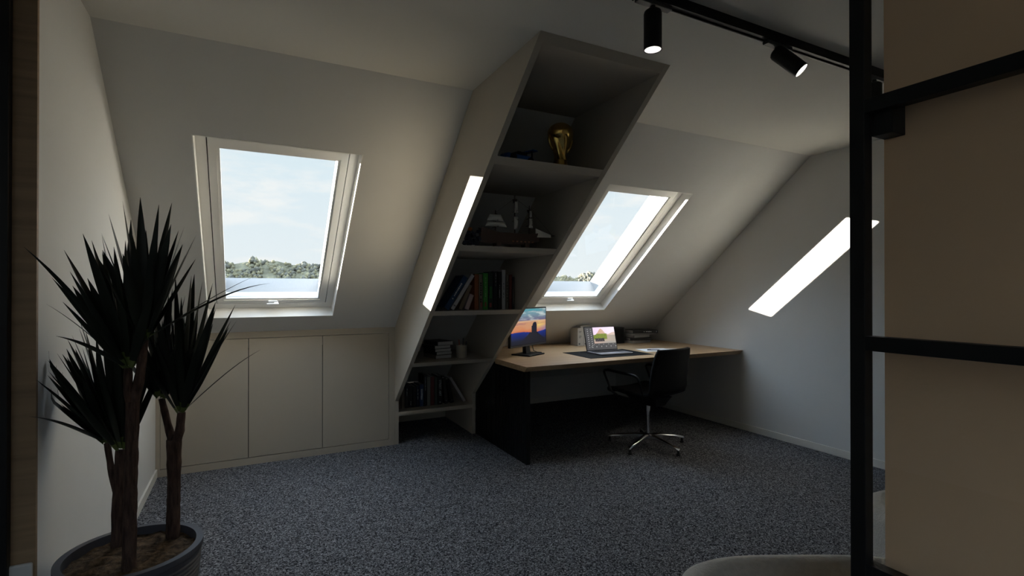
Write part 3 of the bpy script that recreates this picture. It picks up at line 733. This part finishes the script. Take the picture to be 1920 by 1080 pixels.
# ------------------------------------------------------------------ ceiling track and spots
tk = thing('lighting_track', 'black ceiling track carrying the spotlights', 'lighting track', (2.35, 1.4375, H))
obj('rail', MB().box(-1.35, 1.35, -.0175, .0175, -.034, 0).box(-1.35, 1.35, -.0175, -.012, -.040, -.033).box(-1.35, 1.35, .012, .0175, -.040, -.033), M_STEEL, tk, bev=.001)
obj('end_cap', MB().box(-1.37, -1.35, -.018, .018, -.040, 0).box(1.35, 1.37, -.018, .018, -.040, 0), M_STEEL, tk)
def spot(x, direc, label, power):
    r = thing('track_spotlight', label, 'spotlight', (x, 1.4375, H-.040), group='spotlights on the ceiling track')
    ad = MB().box(-.075, .085, -.014, .014, -.016, -.0005)
    obj('adapter', ad, mat('dark_grey_adapter', (.03, .03, .03), .5), r, bev=.002)
    obj('latch', MB().tube([(-.085, -.012, -.010), (-.098, -.012, -.016), (-.105, -.012, -.026)], .004, 8), M_STEEL, r)
    obj('joint', MB().tube([(0, 0, -.014), (0, 0, -.034)], .010, 14), M_STEEL, r)
    d = Vector(direc).normalized(); q = Vector((0, 0, -1)).rotation_difference(d).to_matrix().to_4x4()
    top = Vector((0, 0, -.038)) - d*.012 if d.z > -.95 else Vector((0, 0, -.030))
    Mx = Matrix.Translation(top) @ q
    L = .148
    can = MB().lathe([(.004, 0), (.024, -.001), (.030, -.006), (.0325, -.014), (.0325, -L), (.0300, -L), (.0300, -L+.022)], 36, close=False).xf(Mx)
    body = obj('can', can, M_STEEL, r, smooth='auto')
    rim = MB().lathe([(.0300, -L+.002), (.0285, -L+.008), (.0290, -L+.009), (.0270, -L+.016), (.0275, -L+.017), (.0250, -L+.024)], 36, close=False).xf(Mx)
    obj('reflector', rim, mat('white_reflector', (.85, .83, .80), .5, emit=((1, .96, .93), .55)), body, smooth='auto')
    obj('lamp_lens', MB().lathe([(.0001, -L+.0235), (.0255, -L+.0235)], 36, close=False).xf(Mx), mat('lit_lens', (.9, .9, .9), .5, emit=((1, .97, .96), 1.1)), body)
    return r
spot(1.326, (0, 0, -1), 'black track spotlight pointing straight down, in front of the bookcase', 1)
spot(2.030, (.0457, -.080, -.098), 'black track spotlight tilted toward the room, second along the track', 1)
spot(2.775, (0, 0, -1), 'black track spotlight half hidden behind the black steel frame', 1)

# ------------------------------------------------------------------ black glazed frame at the right
gf = thing('glazed_steel_frame', 'black steel glazed frame standing in front of the beige partition', 'glazed screen', (.798, .432, 0))
B = .0103
obj('post', MB().box(-B, B, -B, B, 0, 2.12), M_STEEL, gf, bev=.001)
RZ = [.5726, .8976, 1.2236, 1.5646, 1.90]
for z in RZ + [.012, .245, 2.10]:
    obj('rail', MB().box(-B, B, -1.75, -B, z-B, z+B), M_STEEL, gf, bev=.0008)
obj('rear_post', MB().box(-B, B, -1.77, -1.75, 0, 2.12), M_STEEL, gf)
gl = MB()
for a, b in zip([.022, .255, .583, .908, 1.234, 1.575, 1.910], [.235, .562, .887, 1.213, 1.554, 1.890, 2.09]): gl.box(-.002, .002, -1.75, -B, a, b)
obj('glass_pane', gl, M_GLASS2, gf)
obj('bracket', MB().box(.004, .0378, -.040, -.0125, 1.522, 1.5635), M_STEEL, gf, bev=.001)

# ------------------------------------------------------------------ armchairs
def armchair(label, x, y, rz):
    r = thing('armchair', label, 'armchair', (x, y, 0), rz, 'pale tub armchairs by the partition')
    hw, hd, hz, th = .42, .375, .525, .085
    def outline(t, inset):   # open tub, t 0..1 from the right arm front round the back to the left arm front
        a = -.22*PI + t*1.44*PI
        c, s_ = math.cos(a), math.sin(a); e = .55
        return (math.copysign(abs(c)**e, c)*(hw-inset), math.copysign(abs(s_)**e, s_)*(hd-inset))
    sec = []
    for k in range(12):   # rounded section: across wall (0..th) and height
        pass
    pr = [(0.02, .10), (.0, .2), (.0, .36), (.002, hz-.045), (.012, hz-.018), (.030, hz-.004), (.050, hz), (.068, hz-.008), (.080, hz-.028), (.088, hz-.06), (.095, .30), (.10, .14)]
    nu = 56
    mb = MB(); vs = []; fs = []
    for i in range(nu+1):
        t = i/nu
        ef = min(1, min(t, 1-t)/.07); dz = (1-ef**.5)*.10
        for ins, z in pr:
            px_, py_ = outline(t, ins); vs.append((px_, py_, z-dz*(z/hz)))
    m = len(pr)
    for i in range(nu):
        for j in range(m): fs.append((i*m+j, (i+1)*m+j, (i+1)*m+(j+1) % m, i*m+(j+1) % m))
    fs.append(tuple(range(m))); fs.append(tuple(nu*m+j for j in range(m)))
    mb.add(vs, fs)
    obj('tub_shell', mb, M_FABRIC, r, smooth=True)
    def cush(u, v):
        a = 2*PI*u; c, s_ = math.cos(a), math.sin(a); e = .6
        X = math.copysign(abs(c)**e, c)*(hw-.10); Y = math.copysign(abs(s_)**e, s_)*(hd-.10) - .02
        q = [(.0, .12), (.98, .12), (1.0, .16), (1.0, .30), (.97, .335), (.85, .352), (.0, .357)]
        k = v*(len(q)-1); i = min(int(k), len(q)-2); f_ = k-i
        sc = q[i][0]*(1-f_)+q[i+1][0]*f_; z = q[i][1]*(1-f_)+q[i+1][1]*f_
        return (X*sc, Y*sc, z)
    obj('seat_cushion', MB().grid(cush, 48, 18), M_FABRIC, r, smooth=True)
    obj('plinth', MB().lathe([(.26, 0), (.27, .10)], 32), M_BLACK, r)
    return r
AR = math.atan2(-.45, .89)
armchair('pale tub armchair nearest the viewpoint, rim cut by the bottom of the photo', 1.285, .65, AR)
armchair('pale tub armchair seen in the gap between black post and beige partition', 2.285, .71, AR)

# ------------------------------------------------------------------ potted plant
pl = thing('potted_yucca', 'tall potted yucca with three brown stems in a dark ribbed pot by the side wall', 'plant', (-.335, 2.07, 0))
PH, PR = .45, .2
pp_ = [(.0, .0), (.140, 0), (.145, .01)]
nrib = 26
for k in range(nrib):
    z = .02 + (PH-.06)*k/nrib; r = .145 + .051*(z/PH)**.8
    pp_ += [(r, z), (r+.0035, z+.004), (r+.0035, z+.009), (r, z+.013)]
pp_ += [(PR-.006, PH-.026), (PR, PH-.020), (PR, PH), (PR-.021, PH), (PR-.024, PH-.06), (.0, PH-.062)]
po = obj('pot', MB().lathe(pp_, 56, close=False), M_POT, pl, smooth='auto', angle=30)
SZ = PH-.028
soil = MB().grid(lambda u, v: ((PR-.022)*v*math.cos(2*PI*u), (PR-.022)*v*math.sin(2*PI*u), SZ + .012*noise.noise(Vector((v*math.cos(2*PI*u)*5, v*math.sin(2*PI*u)*5, 1))) + .010*(1-v)), 40, 12)
obj('soil', soil, M_SOIL, pl, smooth=True)
def trunk(path, rad, seed):
    g = random.Random(seed); mb = MB()
    P = [Vector(p) for p in path]; pts = []; rr = []
    for i in range(len(P)-1):
        n = max(2, int((P[i+1]-P[i]).length/.02))
        for k in range(n):
            t = k/n; pts.append(P[i].lerp(P[i+1], t)); rr.append((rad[i]+(rad[i+1]-rad[i])*t)*(1+g.uniform(-.05, .07)))
    pts.append(P[-1]); rr.append(rad[-1])
    return mb.tube(pts, rr, 12)
def leaf(mb, base, dirv, L, W, droop, roll, g):
    d = Vector(dirv).normalized(); p = Vector(base); n = 12
    side = d.cross(Vector((0, 0, 1)))
    if side.length < .05: side = Vector((1, 0, 0))
    side.normalize(); side = Matrix.Rotation(roll, 3, d) @ side
    step = L/n; row = []
    for i in range(n+1):
        t = i/n
        wv = W*(.45+.55*min(1, t/.3)) if t < .3 else W*(1-((t-.3)/.7)**2.5)
        wv = max(wv, .0006)
        upv = side.cross(d).normalized()
        q = p.copy()
        wx = Vector(pl.location)
        lim = (XL+.006) - wx.x
        pts = [q - side*wv/2, q - upv*wv*.16, q + side*wv/2]
        for z in pts:
            if z.x < lim: z.x = lim + .001*random.random()
        row.append(pts)
        d = (d + Vector((0, 0, -1))*droop*(t**1.2)*step*9).normalized()
        side = (side - d*side.dot(d)).normalized()
        p = p + d*step
    vs = [v for r_ in row for v in r_]
    fs = []
    for i in range(n):
        for j in range(2): fs.append((i*3+j, i*3+j+1, (i+1)*3+j+1, (i+1)*3+j))
    o_ = len(mb.f)
    mb.add(vs, fs)
    for k in range(2): mb.mi[o_+k] = 1
    return mb
L0 = Vector(pl.location)
def rel(x, y, z): return Vector((x, y, z)) - L0
def crown(parent, base, lean, n, L, seed, spread=.62, extra=()):
    g = random.Random(seed); mb = MB()
    for k in range(n):
        a = 2*PI*(k*.381966 + g.random()*.08); t = (k+.5)/n
        tilt = .06 + spread*(t**.8) + g.uniform(-.05, .08)
        d = Vector((math.cos(a)*math.sin(tilt), math.sin(a)*math.sin(tilt), math.cos(tilt))) + Vector(lean)
        ll = L*(1 - .35*t)*g.uniform(.85, 1.08)
        b = base + Vector((math.cos(a), math.sin(a), 0))*.011*(t+.2) + Vector((0, 0, .03*(1-t)))
        leaf(mb, b, d, ll, g.uniform(.024, .034), .04 + .22*max(0, tilt-.45), g.uniform(-.9, .9), g)
    for d, ll, dr in extra:
        leaf(mb, base, d, ll, .017, dr, .3, g)
    return obj('leaf_crown', mb, [M_LEAF, M_LEAFB], parent, smooth=True, fix=False)
VC = Vector((.8887, -.4585, 0)); VD = Vector((.4585, .8887, 0))    # across and away, for laying out branches
# middle stem, tallest
f0 = rel(-.322, 1.985, .950)
t1 = obj('trunk', trunk([rel(-.330, 1.98, SZ-.02), rel(-.326, 1.985, .7), f0], [.0195, .0175, .0185], 1), M_BARK, pl, smooth=True)
a1 = f0 + Vector((-.012, .0, .105)); b1 = f0 + VC*.036 + Vector((0, 0, .195))
obj('branch', trunk([f0 - Vector((0, 0, .02)), f0 + Vector((-.012, 0, .03)), a1], [.014, .013, .011], 2), M_BARK, t1, smooth=True)
obj('branch', trunk([f0 - Vector((0, 0, .02)), f0 + VC*.020 + Vector((0, 0, .06)), b1], [.014, .014, .012], 3), M_BARK, t1, smooth=True)
crown(t1, a1, tuple(VC*-.12), 27, .42, 11, .50, [((-.16, -.33, .42), .50, .16), ((-.10, -.30, .16), .34, .2), ((-.20, .05, .22), .30, .25)])
crown(t1, b1, tuple(VC*.06), 26, .415, 12, .46, [(VC*.85+Vector((0, 0, .55)), .40, .12), (VC*.55+VD*.5+Vector((0, 0, .5)), .42, .3)])
# left stem
f1 = rel(-.388, 2.165, .615)
t2 = obj('trunk', trunk([rel(-.392, 2.165, SZ-.02), rel(-.390, 2.165, .54), f1], [.0205, .019, .018], 4), M_BARK, pl, smooth=True)
a2 = f1 + VC*-.042 + Vector((0, 0, .165)); b2 = f1 + VC*.004 + Vector((0, 0, .140))
obj('branch', trunk([f1 - Vector((0, 0, .03)), f1 + VC*-.025 + Vector((0, 0, .06)), a2], [.012, .010, .009], 5), M_BARK, t2, smooth=True)
obj('branch', trunk([f1 - Vector((0, 0, .03)), b2], [.017, .015], 6), M_BARK, t2, smooth=True)
crown(t2, a2, tuple(VC*-.22-VD*.18), 21, .36, 13, .46, [((-.13, -.06, .26), .33, .12), ((-.11, -.14, .22), .34, .14), ((-.10, -.22, .16), .34, .22), ((-.12, .02, .16), .26, .2)])
crown(t2, b2, tuple(VC*-.10+VD*-.1), 23, .47, 14, .44)
# right stem
f2 = rel(-.232, 2.170, .770)
t3 = obj('trunk', trunk([rel(-.236, 2.176, SZ-.02), rel(-.232, 2.172, .62), f2], [.0225, .021, .024], 7), M_BARK, pl, smooth=True)
a3 = f2 + VC*-.045 + Vector((0, 0, .145)); b3 = f2 + VC*.026 + Vector((0, 0, .095))
obj('branch', trunk([f2 - Vector((0, 0, .03)), f2 + VC*-.022 + Vector((0, 0, .05)), a3], [.015, .012, .010], 8), M_BARK, t3, smooth=True)
obj('branch', trunk([f2 - Vector((0, 0, .03)), f2 + VC*.02 + Vector((0, 0, .03)), b3], [.018, .015, .013], 9), M_BARK, t3, smooth=True)
crown(t3, a3, tuple(VC*.05), 19, .36, 15, .50)
crown(t3, b3, tuple(VC*.05), 26, .47, 16, .46, [(VC*.75+Vector((0, 0, .7)), .36, .22), (VC*.5-VD*.1+Vector((0, 0, .8)), .40, .1)])
